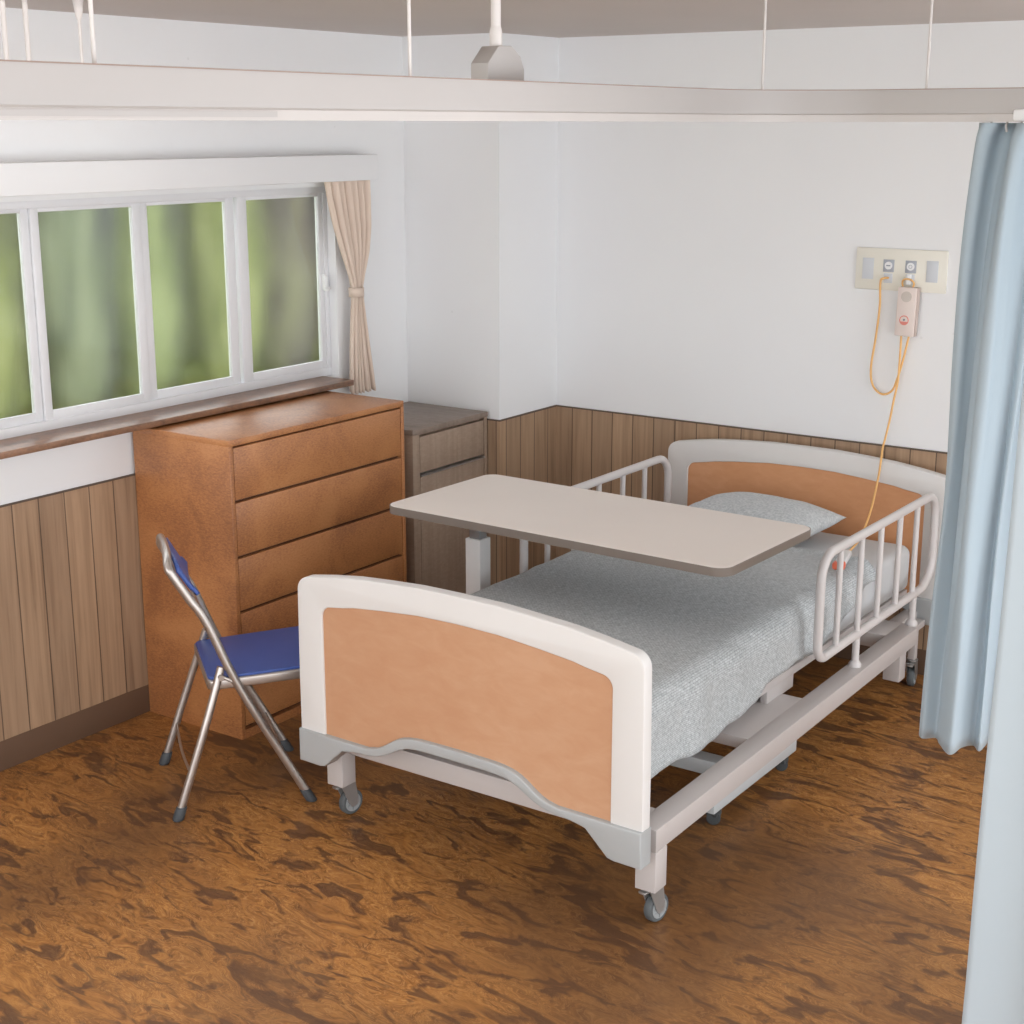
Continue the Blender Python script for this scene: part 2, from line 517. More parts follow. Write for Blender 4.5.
for (g0, g1), (s0, s1, xf) in zip(GL, sash):
    bm = B()
    z0, z1 = 1.133, 1.838
    gz0, gz1 = 1.165, 1.822
    add_box(bm, xf-0.022, xf, s0, g0, z0, z1, bev=0.003)
    add_box(bm, xf-0.022, xf, g1, s1, z0, z1, bev=0.003)
    add_box(bm, xf-0.022, xf, g0-0.002, g1+0.002, z0, gz0, bev=0.003)
    add_box(bm, xf-0.022, xf, g0-0.002, g1+0.002, gz1, z1, bev=0.003)
    s = obj('sash', bm, M['win_white'], w)
    obj('pane', box(xf-0.014, xf-0.009, g0-0.004, g1+0.004, gz0-0.004, gz1+0.004), M['glass'], s)
bm = B()
add_box(bm, -0.086, -0.04, 2.10, 2.56, 1.133, 1.838, bev=0.003)
obj('window_side_panel', bm, M['win_white'], w)
bm = B()
add_box(bm, -0.042, -0.026, 4.622, 4.640, 1.45, 1.515, bev=0.004)
add_box(bm, -0.030, -0.010, 4.618, 4.642, 1.448, 1.466, bev=0.005)
add_box(bm, -0.030, -0.018, 4.624, 4.638, 1.462, 1.508, bev=0.004)
obj('window_latch', bm, M['white'], w)
obj('window_sill', box(-0.04, 0.128, WY0-0.2, 4.610, 1.080, 1.103, bev=0.003), M['sill'], w)

# ------------------------------------------------------------------ garden outside
grass = NT('blurred_lawn')
grass.color(grass.ramp(grass.noise(grass.coord(), 0.6, 3), [(0.35, srgb(120, 132, 70)), (0.6, srgb(152, 166, 88))]))
grass.set(Roughness=0.95)
st(obj('ground', box(-32, -0.2, -20, 60, -0.5, -0.4), grass.m))
leafm = []
for i, (a, b, c) in enumerate([((72, 74, 68), (112, 122, 82), (152, 160, 118)), ((74, 76, 78), (100, 108, 88), (142, 148, 124)),
                               ((84, 88, 62), (122, 130, 78), (158, 162, 116)), ((78, 68, 76), (100, 92, 92), (138, 136, 112))]):
    t = NT('foliage_%d' % i)
    n1 = t.noise(t.coord((2.6, 2.6, 0.45)), 1.2, 3, 0.5, 0.5)
    t.color(t.ramp(n1, [(0.40, srgb(*a)), (0.5, srgb(*b)), (0.60, srgb(*c))]))
    t.set(Roughness=0.95)
    leafm.append(t.m)
barkm = plain('grey_bark', srgb(112, 100, 92), 0.9, var=0.15, vs=5)

def shrub(x, y, h, r, mi, k):
    t = thing('tall_shrub', 'tall green shrub seen blurred through the frosted window panes', 'shrub', (x, y, -0.4), group='shrubs outside the window')
    obj('trunk', tube([(x, y, -0.4), (x+0.03, y, 0.3), (x, y+0.03, h*0.4)], [0.06, 0.05, 0.03], 10), barkm, t)
    bm = B()
    bmesh.ops.create_icosphere(bm, subdivisions=5, radius=1.0)
    for v in bm.verts:
        p = v.co.copy()
        d = 1+0.14*noise.noise(p*1.9+Vector((k*7, 0, 0)))+0.10*noise.noise(p*5+Vector((0, k*5, 0)))+0.06*noise.noise(p*13)
        w_ = 1.0 if p.z > 0 else 1.0
        rr_ = math.sqrt(max(0, p.x*p.x+p.y*p.y))
        q = rr_**0.45/max(rr_, 1e-4)          # fuller column
        v.co = Vector((x+p.x*q*r*d*0.9, y+p.y*q*r*d*0.9, -0.22+(p.z*0.5+0.5)*h*d))
    obj('foliage', bm, leafm[mi], t)
k = 0
mis = [1, 0, 3, 2, 1, 0, 2, 3, 1, 2, 0, 1, 3]
for i in range(12):
    shrub(-5.6-0.12*(i % 2), 4.6+i*0.83, 2.7+0.3*math.sin(i*2.1), 0.37, mis[i], k); k += 1
for i in range(9):
    shrub(-7.0-0.12*(i % 2), 4.9+i*1.28, 3.3+0.3*math.sin(i*1.3), 0.56, mis[(i*5+2) % 13], k); k += 1
hedge = B()
bmesh.ops.create_grid(hedge, x_segments=120, y_segments=24, size=0.5)
for v in hedge.verts:
    u, s = v.co.x+0.5, v.co.y+0.5
    y = 2+u*26
    a = s*PI
    p = Vector((-9.3+0.55*math.cos(a), y, -0.4+3.9*math.sin(a)**0.6))
    d = 0.2*noise.noise(p*1.3)+0.08*noise.noise(p*5)
    v.co = p+Vector((d, 0, d*1.2))
hg = obj('hedge', hedge, leafm[1]); base(hg)
tag(hg, 'high dark green hedge running outside behind the tall shrubs', 'hedge')

# ------------------------------------------------------------------ chest of drawers
CX, CY0, CY1, CZ = 0.488, 3.545, 4.480, 1.073
t = thing('chest_of_drawers', 'orange brown wooden chest of five wide drawers under the window', 'chest of drawers', (0.25, 4.0, 0))
bm = B()
x0 = 0.014
add_box(bm, x0, CX-0.002, CY0, CY1, CZ-0.022, CZ, bev=0.002)
add_box(bm, x0, CX-0.002, CY0, CY0+0.018, 0, CZ-0.021, bev=0.001)
add_box(bm, x0, CX-0.002, CY1-0.018, CY1, 0, CZ-0.021, bev=0.001)
add_box(bm, x0, CX-0.002, CY0+0.017, CY1-0.017, 0, 0.032)
add_box(bm, x0, x0+0.02, CY0+0.017, CY1-0.017, 0.03, CZ-0.021)
obj('carcass', bm, M['chest'], t)
obj('inner_frame', box(x0+0.03, CX-0.022, CY0+0.018, CY1-0.018, 0.032, CZ-0.022), M['gap'], t)
edges = [1.045, 0.857, 0.660, 0.464, 0.270, 0.040]
for i in range(5):
    zt = edges[i]-(0.0 if i == 0 else 0.004); zb = edges[i+1]+0.006
    bm = box(CX-0.02, CX-0.003, CY0+0.021, CY1-0.021, zb, zt, bev=0.003)
    obj('drawer', bm, M['chest'], t)

# ------------------------------------------------------------------ grey-brown cabinet
t = thing('cabinet', 'grey brown wooden cabinet in the corner behind the orange chest', 'cabinet', (0.24, 4.85, 0))
KX, KY0, KY1, KZ = 0.442, 4.59, 5.095, 0.932
bm = prism([(0.02, KY0), (KX-0.03, KY0), (KX-0.008, KY0+0.008), (KX, KY0+0.03), (KX, KY1), (0.02, KY1)], 2, KZ-0.022, KZ, bev=0.002)
obj('top', bm, M['cab_top'], t)
bm = prism([(0.02, KY0+0.004), (KX-0.034, KY0+0.004), (KX-0.012, KY0+0.012), (KX-0.004, KY0+0.034), (KX-0.004, KY0+0.045), (KX-0.03, KY0+0.045),
            (KX-0.03, KY1-0.02), (KX-0.004, KY1-0.02), (KX-0.004, KY1), (0.02, KY1)], 2, 0, KZ-0.021)
obj('carcass', bm, M['cab'], t)
d = obj('drawer', box(KX-0.03, KX-0.004, KY0+0.048, KY1-0.024, 0.752, KZ-0.034, bev=0.002), M['cab'], t)
obj('pull_strip', box(KX-0.03, KX+0.003, KY0+0.048, KY1-0.024, 0.738, 0.745), M['steel_strip'], d)
obj('door', box(KX-0.03, KX-0.004, KY0+0.048, KY1-0.024, 0.06, 0.735, bev=0.002), M['cab'], t)

# ------------------------------------------------------------------ bed
bed = thing('hospital_bed', 'white hospital bed with orange wood panels, side rails and casters', 'bed', (1.73, 4.3, 0))
BX0, BX1 = 1.155, 2.325
Y0, Y1 = 3.215, 5.40

def mirror(pts): return pts + [(-u, z) for u, z in reversed(pts) if abs(u) > 1e-6]

def board(part_name, cx, y0, y1, dz, ang, pmat):
    cy = (y0+y1)/2
    hw = 0.601
    outer_top = [(0.0, 0.856), (0.14, 0.855), (0.26, 0.848), (0.37, 0.840), (0.47, 0.827)]
    right = round_path([(0.47, 0.827, 0), (hw-0.004, 0.806, 0), (hw, 0.5, 0), (hw, 0.25, 0)], [0, 0.045, 0, 0], 8)
    outer = [(-hw, 0.25)] + [(-p.x, p.y) for p in reversed(right[:-1])] + [(-u, z) for u, z in reversed(outer_top[:-1])] + [(u, z) for u, z in outer_top[1:-1]] + [(p.x, p.y) for p in right]
    iw = 0.503
    inner_top = [(0.0, 0.776), (0.14, 0.773), (0.27, 0.762), (0.38, 0.750), (0.42, 0.742)]
    ir = round_path([(0.42, 0.742, 0), (iw, 0.730, 0), (iw, 0.5, 0), (iw, 0.25, 0)], [0, 0.035, 0, 0], 8)
    inner = [(p.x, p.y) for p in reversed(ir)] + [(u, z) for u, z in reversed(inner_top[1:-1])] + [(-u, z) for u, z in inner_top[:-1]] + [(-p.x, p.y) for p in ir]
    def W(o, d=0): return [(cx+u, z+dz+d) for u, z in o]
    bm = prism(W(outer+inner), 1, y0, y1, bev=0.004, seg=3)
    rot_about(bm, ang, cx, cy)
    b = obj(part_name, bm, M['bed_white'], bed, angle=30)
    # panel, lower edge hidden behind the bumper
    bot = [(iw+0.004, 0.31), (0.38, 0.315), (0.30, 0.322), (0.21, 0.368), (0.15, 0.385), (0, 0.388)]
    bot = bot + [(-u, z) for u, z in reversed(bot[:-1])]
    g = 0.004
    it = [(-p.x*1.006, p.y+g) for p in reversed(ir[:-1])] + [(-u, z+g) for u, z in reversed(inner_top[1:])][1:] + [(u, z+g) for u, z in inner_top[:-1]] + [(p.x*1.006, p.y+g) for p in ir[:-1]]
    bm = prism(W(it+bot), 1, y0+0.007, y1-0.007)
    rot_about(bm, ang, cx, cy)
    obj('panel', bm, pmat, b)
    # bumper
    def sm(pts, n=4): return [(p.x, p.y) for p in catmull([(a, c, 0) for a, c in pts], n)]
    top = [(hw+0.002, 0.331), (0.335, 0.331), (0.285, 0.345), (0.215, 0.388), (0.155, 0.403), (0.08, 0.406), (0, 0.407)]
    topf = top[:1]+sm(top[1:], 4)
    bt = [(0, 0.374), (0.10, 0.374), (0.165, 0.370), (0.205, 0.358), (0.265, 0.326), (0.315, 0.311), (0.385, 0.305), (0.43, 0.297)]
    btf = sm(bt, 4) + [(0.50, 0.232), (0.52, 0.228), (hw+0.002, 0.228)]
    outl = topf + [(-u, z) for u, z in reversed(topf[:-1])] + [(-u, z) for u, z in reversed(btf[1:])] + btf
    bm = prism(W(outl), 1, y0-0.010, y1+0.006, bev=0.005, seg=3)
    rot_about(bm, ang, cx, cy)
    obj('bumper', bm, M['cap_grey'], b)
board('footboard', 1.731, 3.147, 3.187, 0.0, math.radians(-1.2), M['orange_panel'])
board('headboard', 1.717, 5.432, 5.472, 0.018, 0.0, M['orange_panel_b'])

# base frame
ZB0, ZB1 = 0.236, 0.304
obj('side_beam', prism([(2.262, 3.211), (2.331, 3.211), (2.303, 5.21), (2.236, 5.21)], 2, ZB0+0.002, ZB1, bev=0.004), M['bed_metal'], bed)
obj('side_beam', box(BX0, BX0+0.066, 3.24, 5.24, ZB0, ZB1, bev=0.004), M['bed_metal'], bed)
obj('cross_beam', box(BX0+0.062, BX1-0.062, 3.25, 3.335, ZB0+0.002, ZB1-0.002, bev=0.003), M['bed_metal'], bed)
obj('cross_beam', box(BX0+0.062, BX1-0.062, 3.905, 4.315, ZB0+0.03, ZB1-0.001, bev=0.003), M['bed_metal'], bed)
obj('cross_beam', box(BX0+0.062, BX1-0.062, 5.06, 5.235, ZB0+0.012, ZB1-0.001, bev=0.003), M['bed_metal'], bed)
# board brackets
for x, y0_, y1_ in ((2.20, 5.235, 5.435), (1.26, 5.235, 5.435), (2.24, 3.185, 3.255), (1.22, 3.19, 3.255)):
    obj('board_bracket', box(x-0.025, x+0.025, y0_, y1_, 0.245, 0.295, bev=0.003), M['bed_metal'], bed)
# lifting column under the mattress deck
for x in (2.165, 1.285):
    obj('deck_support', box(x-0.012, x+0.012, 4.20, 4.40, ZB1-0.004, 0.372, bev=0.002), M['bed_metal'], bed)
obj('mattress_deck', box(1.225, 2.185, 3.24, 5.41, 0.350, 0.380, bev=0.004), M['bed_metal'], bed)

def caster(parent, x, y, z, r, yaw, wheel_mat, name='caster', wd=0.024):
    """swivel caster; z is the underside it is bolted to"""
    Mx = Matrix.Translation((x, y, 0)) @ Matrix.Rotation(yaw, 4, 'Z')
    off = r*0.55
    bm = lathe([(r*0.55, z-0.006), (r*0.55, z), (0.001, z)], 18)
    add_lathe(bm, [(r*0.36, z-0.014), (r*0.40, z-0.006)], 18)
    for s in (-1, 1):
        t_ = prism([(-r*0.62, z-0.012), (r*0.75, z-0.012), (off+r*0.45, r), (off+r*0.2, r-r*0.3), (off-r*0.2, r-r*0.3), (off-r*0.42, r)], 1, s*(wd/2+0.004)-0.0015, s*(wd/2+0.004)+0.0015)
        merge(bm, t_)
    add_box(bm, -r*0.66, r*0.78, -(wd/2+0.005), wd/2+0.005, z-0.016, z-0.011)
    bm.transform(Mx)
    c = obj(name, bm, M['fork'], parent)
    R = Matrix.Translation((off, 0, r)) @ Matrix.Rotation(PI/2, 4, 'X')
    bm = lathe([(r*0.74, -wd/2), (r*0.93, -wd/2), (r, -wd/2+0.004), (r, wd/2-0.004), (r*0.93, wd/2), (r*0.74, wd/2)], 28, R)
    bm.transform(Mx)
    obj('wheel', bm, wheel_mat, c)
    bm = lathe([(r*0.30, -wd/2-0.003), (r*0.34, -wd/2), (r*0.72, -wd/2-0.0015), (r*0.72, wd/2+0.0015), (r*0.34, wd/2), (r*0.30, wd/2+0.003)], 24, R)
    for k in range(6):
        a = k*PI/3
        tt = box(-r*0.05, r*0.05, -r*0.7, -r*0.28, -wd/2-0.003, wd/2+0.003)
        tt.transform(R @ Matrix.Rotation(a, 4, 'Z'))
        merge(bm, tt)
    bm.transform(Mx)
    obj('hub', bm, M['hub'], c)
    bm = box(-r*1.0, -r*0.2, -wd*0.5, wd*0.5, z-0.022, z-0.014, bev=0.003)
    bm.transform(Mx)
    obj('brake_pedal', bm, M['fork'], c)
    return c

LZ = 0.122
legs = [(2.301, 3.241), (1.186, 3.272), (2.257, 5.122), (1.190, 5.122)]
for i, (x, y) in enumerate(legs):
    obj('leg', box(x-0.031, x+0.031, y-0.031, y+0.031, LZ, ZB0+0.003, bev=0.002), M['bed_metal'], bed)
caster(bed, 2.292, 3.262, LZ, 0.041, math.radians(80), M['tyre'])
caster(bed, 1.176, 3.296, LZ, 0.041, math.radians(80), M['tyre'])
# rear casters sit on the bracket arms by the headboard
for x in (2.232, 1.24):
    obj('caster_arm', box(x-0.03, x+0.03, 5.20, 5.41, 0.246, 0.272, bev=0.002), M['bed_metal'], bed)
    obj('caster_arm', box(x-0.014, x+0.014, 5.365, 5.395, 0.118, 0.248, bev=0.002), M['bed_metal'], bed)
    caster(bed, x, 5.38, 0.118, 0.041, math.radians(100), M['tyre'])

def side_rail(x, dy=0.0, dz=0.0):
    r = 0.0155
    ya, yb, za, zb = 4.360+dy, 5.408+dy, 0.418+dz, 0.770+dz
    loop = round_path([(x, ya, za), (x, ya, zb), (x, yb, zb), (x, yb, za+0.055), (x, yb-0.09, za+0.005)], [0.055, 0.085, 0.085, 0.09, 0.10], 8, closed=True)
    rr = obj('side_rail', tube(loop, r, 14, closed=True), M['rail_white'], bed)
    for y in [v+dy for v in (4.512, 4.692, 4.866, 5.044, 5.214)]:
        rb = 0.0105
        obj('bar', tube([(x, y, za), (x, y, zb)], rb, 12), M['rail_white'], rr)
    for y in [v+dy for v in (4.692, 5.232)]:
        bm = lathe([(0.0125, 0.31), (0.0125, za+0.004)], 14)
        add_lathe(bm, [(0.022, ZB1-0.001), (0.022, ZB1+0.010), (0.016, ZB1+0.018), (0.013, ZB1+0.022)], 16)
        bm.transform(Matrix.Translation((x, y, 0)))
        obj('post', bm, M['rail_white'], rr)
side_rail(2.272)
side_rail(1.178, -0.075, 0.02)

# ------------------------------------------------------------------ mattress
def soft_box(x0, x1, y0, y1, z0, z1, r, nx=24, ny=50, amp=0.004):
    bm = box(x0, x1, y0, y1, z0, z1, bev=r, seg=5)
    return bm
mt = obj('mattress', soft_box(1.232, 2.196, 3.235, 5.405, 0.381, 0.560, 0.035), M['sheet'])
base(mt)
tag(mt, 'mattress in a pale grey sheet lying on the hospital bed', 'mattress')

# ------------------------------------------------------------------ blanket
def lerp_tab(tab, y):
    if y <= tab[0][0]: return tab[0][1]
    for (a, va), (b, vb) in zip(tab, tab[1:]):
        if y <= b: 
            s = (y-a)/(b-a); s = s*s*(3-2*s)*0.5+s*0.5
            return va+(vb-va)*s
    return tab[-1][1]
hemR = [(3.20, 0.375), (3.40, 0.365), (3.51, 0.365), (3.60, 0.350), (3.75, 0.348), (3.84, 0.365), (4.02, 0.378), (4.09, 0.420), (4.27, 0.424), (4.46, 0.408), (4.62, 0.440), (4.78, 0.480), (4.90, 0.530), (4.98, 0.555)]
hemL = [(3.20, 0.36), (3.7, 0.34), (4.3, 0.36), (4.8, 0.45), (4.98, 0.56)]
bm = B()
uvl = bm.loops.layers.uv.new('UVMap')
NY, NX = 110, 80
YA, YZ_ = 3.208, 4.985
CXB = 1.710; HW = 0.499; RR = 0.055; ZT = 0.583
rows = []
for j in range(NY+1):
    s = j/NY
    row = []
    for i in range(NX+1):
        u = -1+2*i/NX
        y = YA+(YZ_-YA)*s
        # upper edge slants a little
        yy = y - (0.05*s*s*(1-u))*1.0
        hem = lerp_tab(hemR if u > 0 else hemL, y)
        drop = max(0.0, ZT-hem-RR)
        L = HW-RR + RR*PI/2 + drop
        a = abs(u)**0.92*L
        if a < HW-RR:
            x, z = a, ZT
            nx, nz = 0, 1
        elif a < HW-RR+RR*PI/2:
            an = (a-(HW-RR))/RR
            x, z = HW-RR+RR*math.sin(an), ZT-RR+RR*math.cos(an)
            nx, nz = math.sin(an), math.cos(an)
        else:
            dd = a-(HW-RR+RR*PI/2)
            x, z = HW+0.03*dd, ZT-RR-dd
            nx, nz = 1, 0.0
        sg = 1 if u > 0 else -1
        # crown, foot rounding, softness
        zz = z + 0.012*(1-(x/HW)**2 if x < HW else 0)
        if s < 0.06: zz -= 0.05*((0.06-s)/0.06)**2
        px = CXB+sg*x
        p = Vector((px, yy, zz))
        n1 = noise.noise(Vector((px*2.6, yy*2.2, 0.3)))*0.010 + noise.noise(Vector((px*6, yy*5, zz*6)))*0.004
        if nx > 0.6:   # side folds
            n1 += 0.009*noise.noise(Vector((3.0, yy*7.5, zz*2.5)))+0.006*math.sin(yy*21+sg)
        if 3.98 < yy < 4.3 and nx > 0.3 and sg > 0:
            n1 += 0.007*math.exp(-((yy-4.08)/0.05)**2)
        n1 += 0.012*math.exp(-((s-1)/0.012)**2)
        p += Vector((sg*nx, 0, nz))*max(n1, -0.004)
        row.append((bm.verts.new(p), sg*a, yy))
    rows.append(row)
for j in range(NY):
    for i in range(NX):
        q = [rows[j][i], rows[j][i+1], rows[j+1][i+1], rows[j+1][i]]
        f = bm.faces.new([k_[0] for k_ in q])
        for lp, k_ in zip(f.loops, q): lp[uvl].uv = (k_[1], k_[2])
bl = obj('blanket', bm, M['blanket'], angle=80)
sd = bl.modifiers.new('thickness', 'SOLIDIFY'); sd.thickness = 0.010; sd.offset = 1.0
tag(bl, 'grey blue knitted blanket spread over the hospital bed', 'blanket')

# ------------------------------------------------------------------ pillow
bm = B(); uvl = bm.loops.layers.uv.new('UVMap')
PW, PD, PT = 0.280, 0.195, 0.074
N = 36
def pil(u, v, s):
    ex = (1-abs(u)**2.6); ey = (1-abs(v)**2.4)
    h = (max(ex, 0)**0.55)*(max(ey, 0)**0.5)*PT
    x = u*PW*(1-0.09*(1-abs(v)**2)*abs(u)**3*0) ; y = v*PD
    x *= 1-0.08*(1-v*v)*abs(u)**4; y *= 1-0.10*(1-u*u)*abs(v)**4
    w_ = 0.006*noise.noise(Vector((u*3, v*3, s*2)))
    return Vector((x, y, s*h + w_*(1 if h > 0.01 else 0)))
grid = {}
for s in (1, -1):
    for i in range(N+1):
        for j in range(N+1):
            u, v = math.sin((-1+2*i/N)*PI/2), math.sin((-1+2*j/N)*PI/2)
            if i in (0, N) or j in (0, N):
                if s == 1: grid[(s, i, j)] = bm.verts.new(pil(u, v, 0))
                else: grid[(s, i, j)] = grid[(1, i, j)]
            else: grid[(s, i, j)] = bm.verts.new(pil(u, v, s))
for s in (1, -1):
    for i in range(N):
        for j in range(N):
            q = [grid[(s, i, j)], grid[(s, i+1, j)], grid[(s, i+1, j+1)], grid[(s, i, j+1)]]
            f = bm.faces.new(q if s == 1 else q[::-1])
            for lp in f.loops: lp[uvl].uv = (lp.vert.co.x, lp.vert.co.y)
bm.transform(Matrix.Translation((1.664, 5.160, 0.6385)) @ Matrix.Rotation(math.radians(-2), 4, 'Z') @ Matrix.Rotation(math.radians(1), 4, 'X'))
pw = obj('pillow', bm, M['pillow'], angle=80); base(pw)
tag(pw, 'plump grey blue pillow lying against the headboard of the bed', 'pillow')

# ------------------------------------------------------------------ overbed table
ot = thing('overbed_table', 'wheeled overbed table with beige top standing across the hospital bed', 'table', (1.588, 4.087, 0), math.radians(-1.6))
TM = WM[ot.name]
hx, hy = 0.648, 0.297
def rrect(hx, hy, r, n=8):
    return [(p.x, p.y) for p in round_path([(-hx, -hy, 0), (hx, -hy, 0), (hx, hy, 0), (-hx, hy, 0)], r, n, closed=True)]
tt = obj('tabletop', prism(rrect(hx, hy, 0.05), 2, 0.836, 0.862), M['table_edge'], ot, local=True)
obj('laminate', prism(rrect(hx-0.003, hy-0.003, 0.047), 2, 0.861, 0.8635, bev=0.001, seg=1), M['table_top'], tt, local=True)
bm = box(1.04, 1.104, 4.122, 4.186, 0.09, 0.694, bev=0.003)
obj('post', bm, M['table_white'], ot)
obj('inner_column', box(1.050, 1.094, 4.132, 4.176, 0.690, 0.822, bev=0.002), M['column_grey'], ot)
obj('support_bracket', box(1.03, 1.55, 4.06, 4.16, 0.818, 0.837, bev=0.002), M['table_grey'], ot)
obj('cross_foot', box(1.05, 2.15, 4.085, 4.150, 0.062, 0.112, bev=0.003), M['table_grey'], ot)
for x in (2.150, 1.045):
    obj('foot_bar', box(x-0.029, x+0.029, 3.85, 4.45, 0.055, 0.100, bev=0.004), M['table_grey'], ot)
    for y in (3.905, 4.395):
        bm = lathe([(0.014, 0.044), (0.014, 0.056)], 14)
        add_box(bm, -0.020, 0.020, -0.019, 0.019, 0.026, 0.047, bev=0.006)
        bm.transform(Matrix.Translation((x, y, 0)))
        c = obj('caster', bm, M['black_rubber'], ot)
        R = Matrix.Rotation(math.radians(25), 4, 'Z') @ Matrix.Rotation(PI/2, 4, 'X')
        for s in (-0.011, 0.011):
            bm = lathe([(0.017, s-0.007), (0.022, s-0.005), (0.022, s+0.005), (0.017, s+0.007)], 20, Matrix.Translation((0, 0, 0)) @ R)
            bm.transform(Matrix.Translation((x, y, 0.022)))
            obj('wheel', bm, M['black_rubber'], c)

# ------------------------------------------------------------------ folding chair
ch = thing('folding_chair', 'folding chair with blue seat and chromed tube frame beside the chest', 'chair', (0.7225, 3.27925, 0), math.radians(52.65))
L = dict(parent=ch, local=True)
R0 = 0.0135
HW_ = 0.212
# front legs run up into the backrest hoop
side = [(0.200, 0.212, 0.018), (0.0, 0.205, 0.400), (-0.090, 0.193, 0.618), (-0.142, 0.186, 0.705), (-0.184, 0.180, 0.776)]
def V3(t, s, z): return (t, s, z)
pathR = [(t, -s, z) for t, s, z in side]
hoop = [(-0.196, -0.174, 0.800), (-0.196, -0.152, 0.816), (-0.193, -0.10, 0.824), (-0.190, 0, 0.826), (-0.190, 0.10, 0.822), (-0.189, 0.152, 0.812), (-0.188, 0.174, 0.796)]
path = catmull(pathR+hoop+[(t, s, z) for t, s, z in reversed(side)], 8)
obj('back_frame', tube(path, R0, 14), M['chrome'], **L)
# backrest: curved sheet hung inside the hoop
bm = B()
ncol, nrow = 20, 12
rowsv = []
for j in range(nrow+1):
    z = 0.700+(0.818-0.700)*j/nrow
    hwz = 0.178
    # top corners follow the hoop
    tz = -0.110-(z-0.700)*0.50
    r_ = []
    for i in range(ncol+1):
        s = -1+2*i/ncol
        zz = z
        lim = 0.818-0.026*abs(s)**6
        zz = 0.700+(lim-0.700)*j/nrow
        if zz < 0.73: zz += 0.012*abs(s)**4*(1-j/nrow)
        bow = -0.010*(1-s*s)
        r_.append(bm.verts.new((tz+bow, s*hwz, zz)))
    rowsv.append(r_)
for j in range(nrow):
    for i in range(ncol):
        bm.faces.new((rowsv[j][i], rowsv[j][i+1], rowsv[j+1][i+1], rowsv[j+1][i]))
bo = obj('backrest', bm, M['blue'], angle=80, **L)
s_ = bo.modifiers.new('thickness', 'SOLIDIFY'); s_.thickness = 0.012; s_.offset = 0
# rear legs
for s in (-1, 1):
    p = catmull([(-0.210, s*0.225, 0.018), (-0.115, s*0.214, 0.295), (-0.055, s*0.190, 0.475)], 6)
    lg = obj('rear_leg', tube(p, R0*0.96, 14), M['chrome'], **L)
    add = lathe([(0.0145, 0.0), (0.0180, 0.004), (0.0188, 0.012), (0.0175, 0.040), (0.0155, 0.044)], 18)
    sh = Matrix.Identity(4); 
    sh[0][2] = (0.095/0.277); sh[1][2] = -s*0.011/0.277
    add.transform(Matrix.Translation((-0.216, s*0.2258, 0)) @ sh)
    obj('rubber_foot', add, M['foot_rubber'], parent=lg, local=True)
    add = lathe([(0.0145, 0.0), (0.0180, 0.004), (0.0188, 0.012), (0.0175, 0.040), (0.0155, 0.044)], 18)
    sh = Matrix.Identity(4); sh[0][2] = -0.2/0.382
    add.transform(Matrix.Translation((0.209, s*HW_, 0)) @ sh)
    obj('rubber_foot', add, M['foot_rubber'], **L)
    # hinge plate and link between the legs under the seat
    bm = tube([(-0.062, s*0.204, 0.452), (-0.02, s*0.208, 0.428), (0.004, s*0.211, 0.398)], 0.0055, 10)
    t_ = lathe([(0.009, -0.006), (0.009, 0.006)], 14, Matrix.Translation((-0.060, s*0.212, 0.448)) @ Matrix.Rotation(PI/2, 4, 'X'))
    merge(bm, t_)
    obj('hinge_link', bm, M['chrome'], **L)
# stretchers, bent wires
obj('stretcher', tube(catmull([(-0.164, 0.219, 0.150), (-0.168, 0.17, 0.141), (-0.172, 0.0, 0.134), (-0.168, -0.17, 0.141), (-0.164, -0.219, 0.150)], 6), 0.0045, 10), M['chrome'], **L)
obj('stretcher', tube(catmull([(0.128, 0.211, 0.155), (0.132, 0.17, 0.147), (0.136, 0, 0.140), (0.132, -0.17, 0.147), (0.128, -0.211, 0.155)], 6), 0.0045, 10), M['chrome'], **L)
# seat
sr = 0.025
outl = [(p.x, p.y) for p in round_path([(-0.100, -0.196, 0), (0.285, -0.206, 0), (0.285, 0.206, 0), (-0.100, 0.196, 0)], sr, 6, closed=True)]
outl_in = [(p.x, p.y) for p in round_path([(-0.095, -0.184, 0), (0.281, -0.194, 0), (0.281, 0.194, 0), (-0.095, 0.184, 0)], sr, 6, closed=True)]
tilt = Matrix.Translation((-0.1, 0, 0.43)) @ Matrix.Rotation(math.radians(-2.2), 4, 'Y') @ Matrix.Translation((0.1, 0, -0.43))
sb = prism(outl_in, 2, 0.432, 0.441, bev=0.003, seg=3); sb.transform(tilt)
obj('seat', sb, M['blue'], **L)
sb = prism(outl, 2, 0.402, 0.433, bev=0.005, seg=3); sb.transform(tilt)
obj('seat_rim', sb, M['chrome'], **L)
obj('back_spacer', tube([(-0.098, -0.192, 0.622), (-0.098, 0.192, 0.622)], 0.0075, 10), M['chrome'], **L)

# ------------------------------------------------------------------ service panel on the wall, handset, cords
sp = thing('service_panel', 'cream wall plate with sockets and call outlets above the headboard', 'wall plate', (2.028, 5.546, 1.49))
YW = YB
obj('plate', box(1.852, 2.207, YW-0.010, YW-0.0005, 1.492, 1.648, bev=0.003), M['plate'], sp)
for x in (1.902, 2.152):
    ins = obj('blank_insert', box(x-0.022, x+0.022, YW-0.0125, YW-0.009, 1.531, 1.610, bev=0.001), M['plate_grey'], sp)
def disc(x, z, r, y0, y1, ri=0.0, seg=28):
    bm = B()
    if ri == 0:
        bmm = lathe([(r, 0), (r, y1-y0)], seg, Matrix.Translation((x, y1, z)) @ Matrix.Rotation(PI/2, 4, 'X')); merge(bm, bmm)
    else:
        pts = [(x+(r+ri)/2*math.cos(2*PI*k/seg), (y0+y1)/2, z+(r+ri)/2*math.sin(2*PI*k/seg)) for k in range(seg)]
        add_tube(bm, pts, (r-ri)/2, 8, closed=True)
    return bm
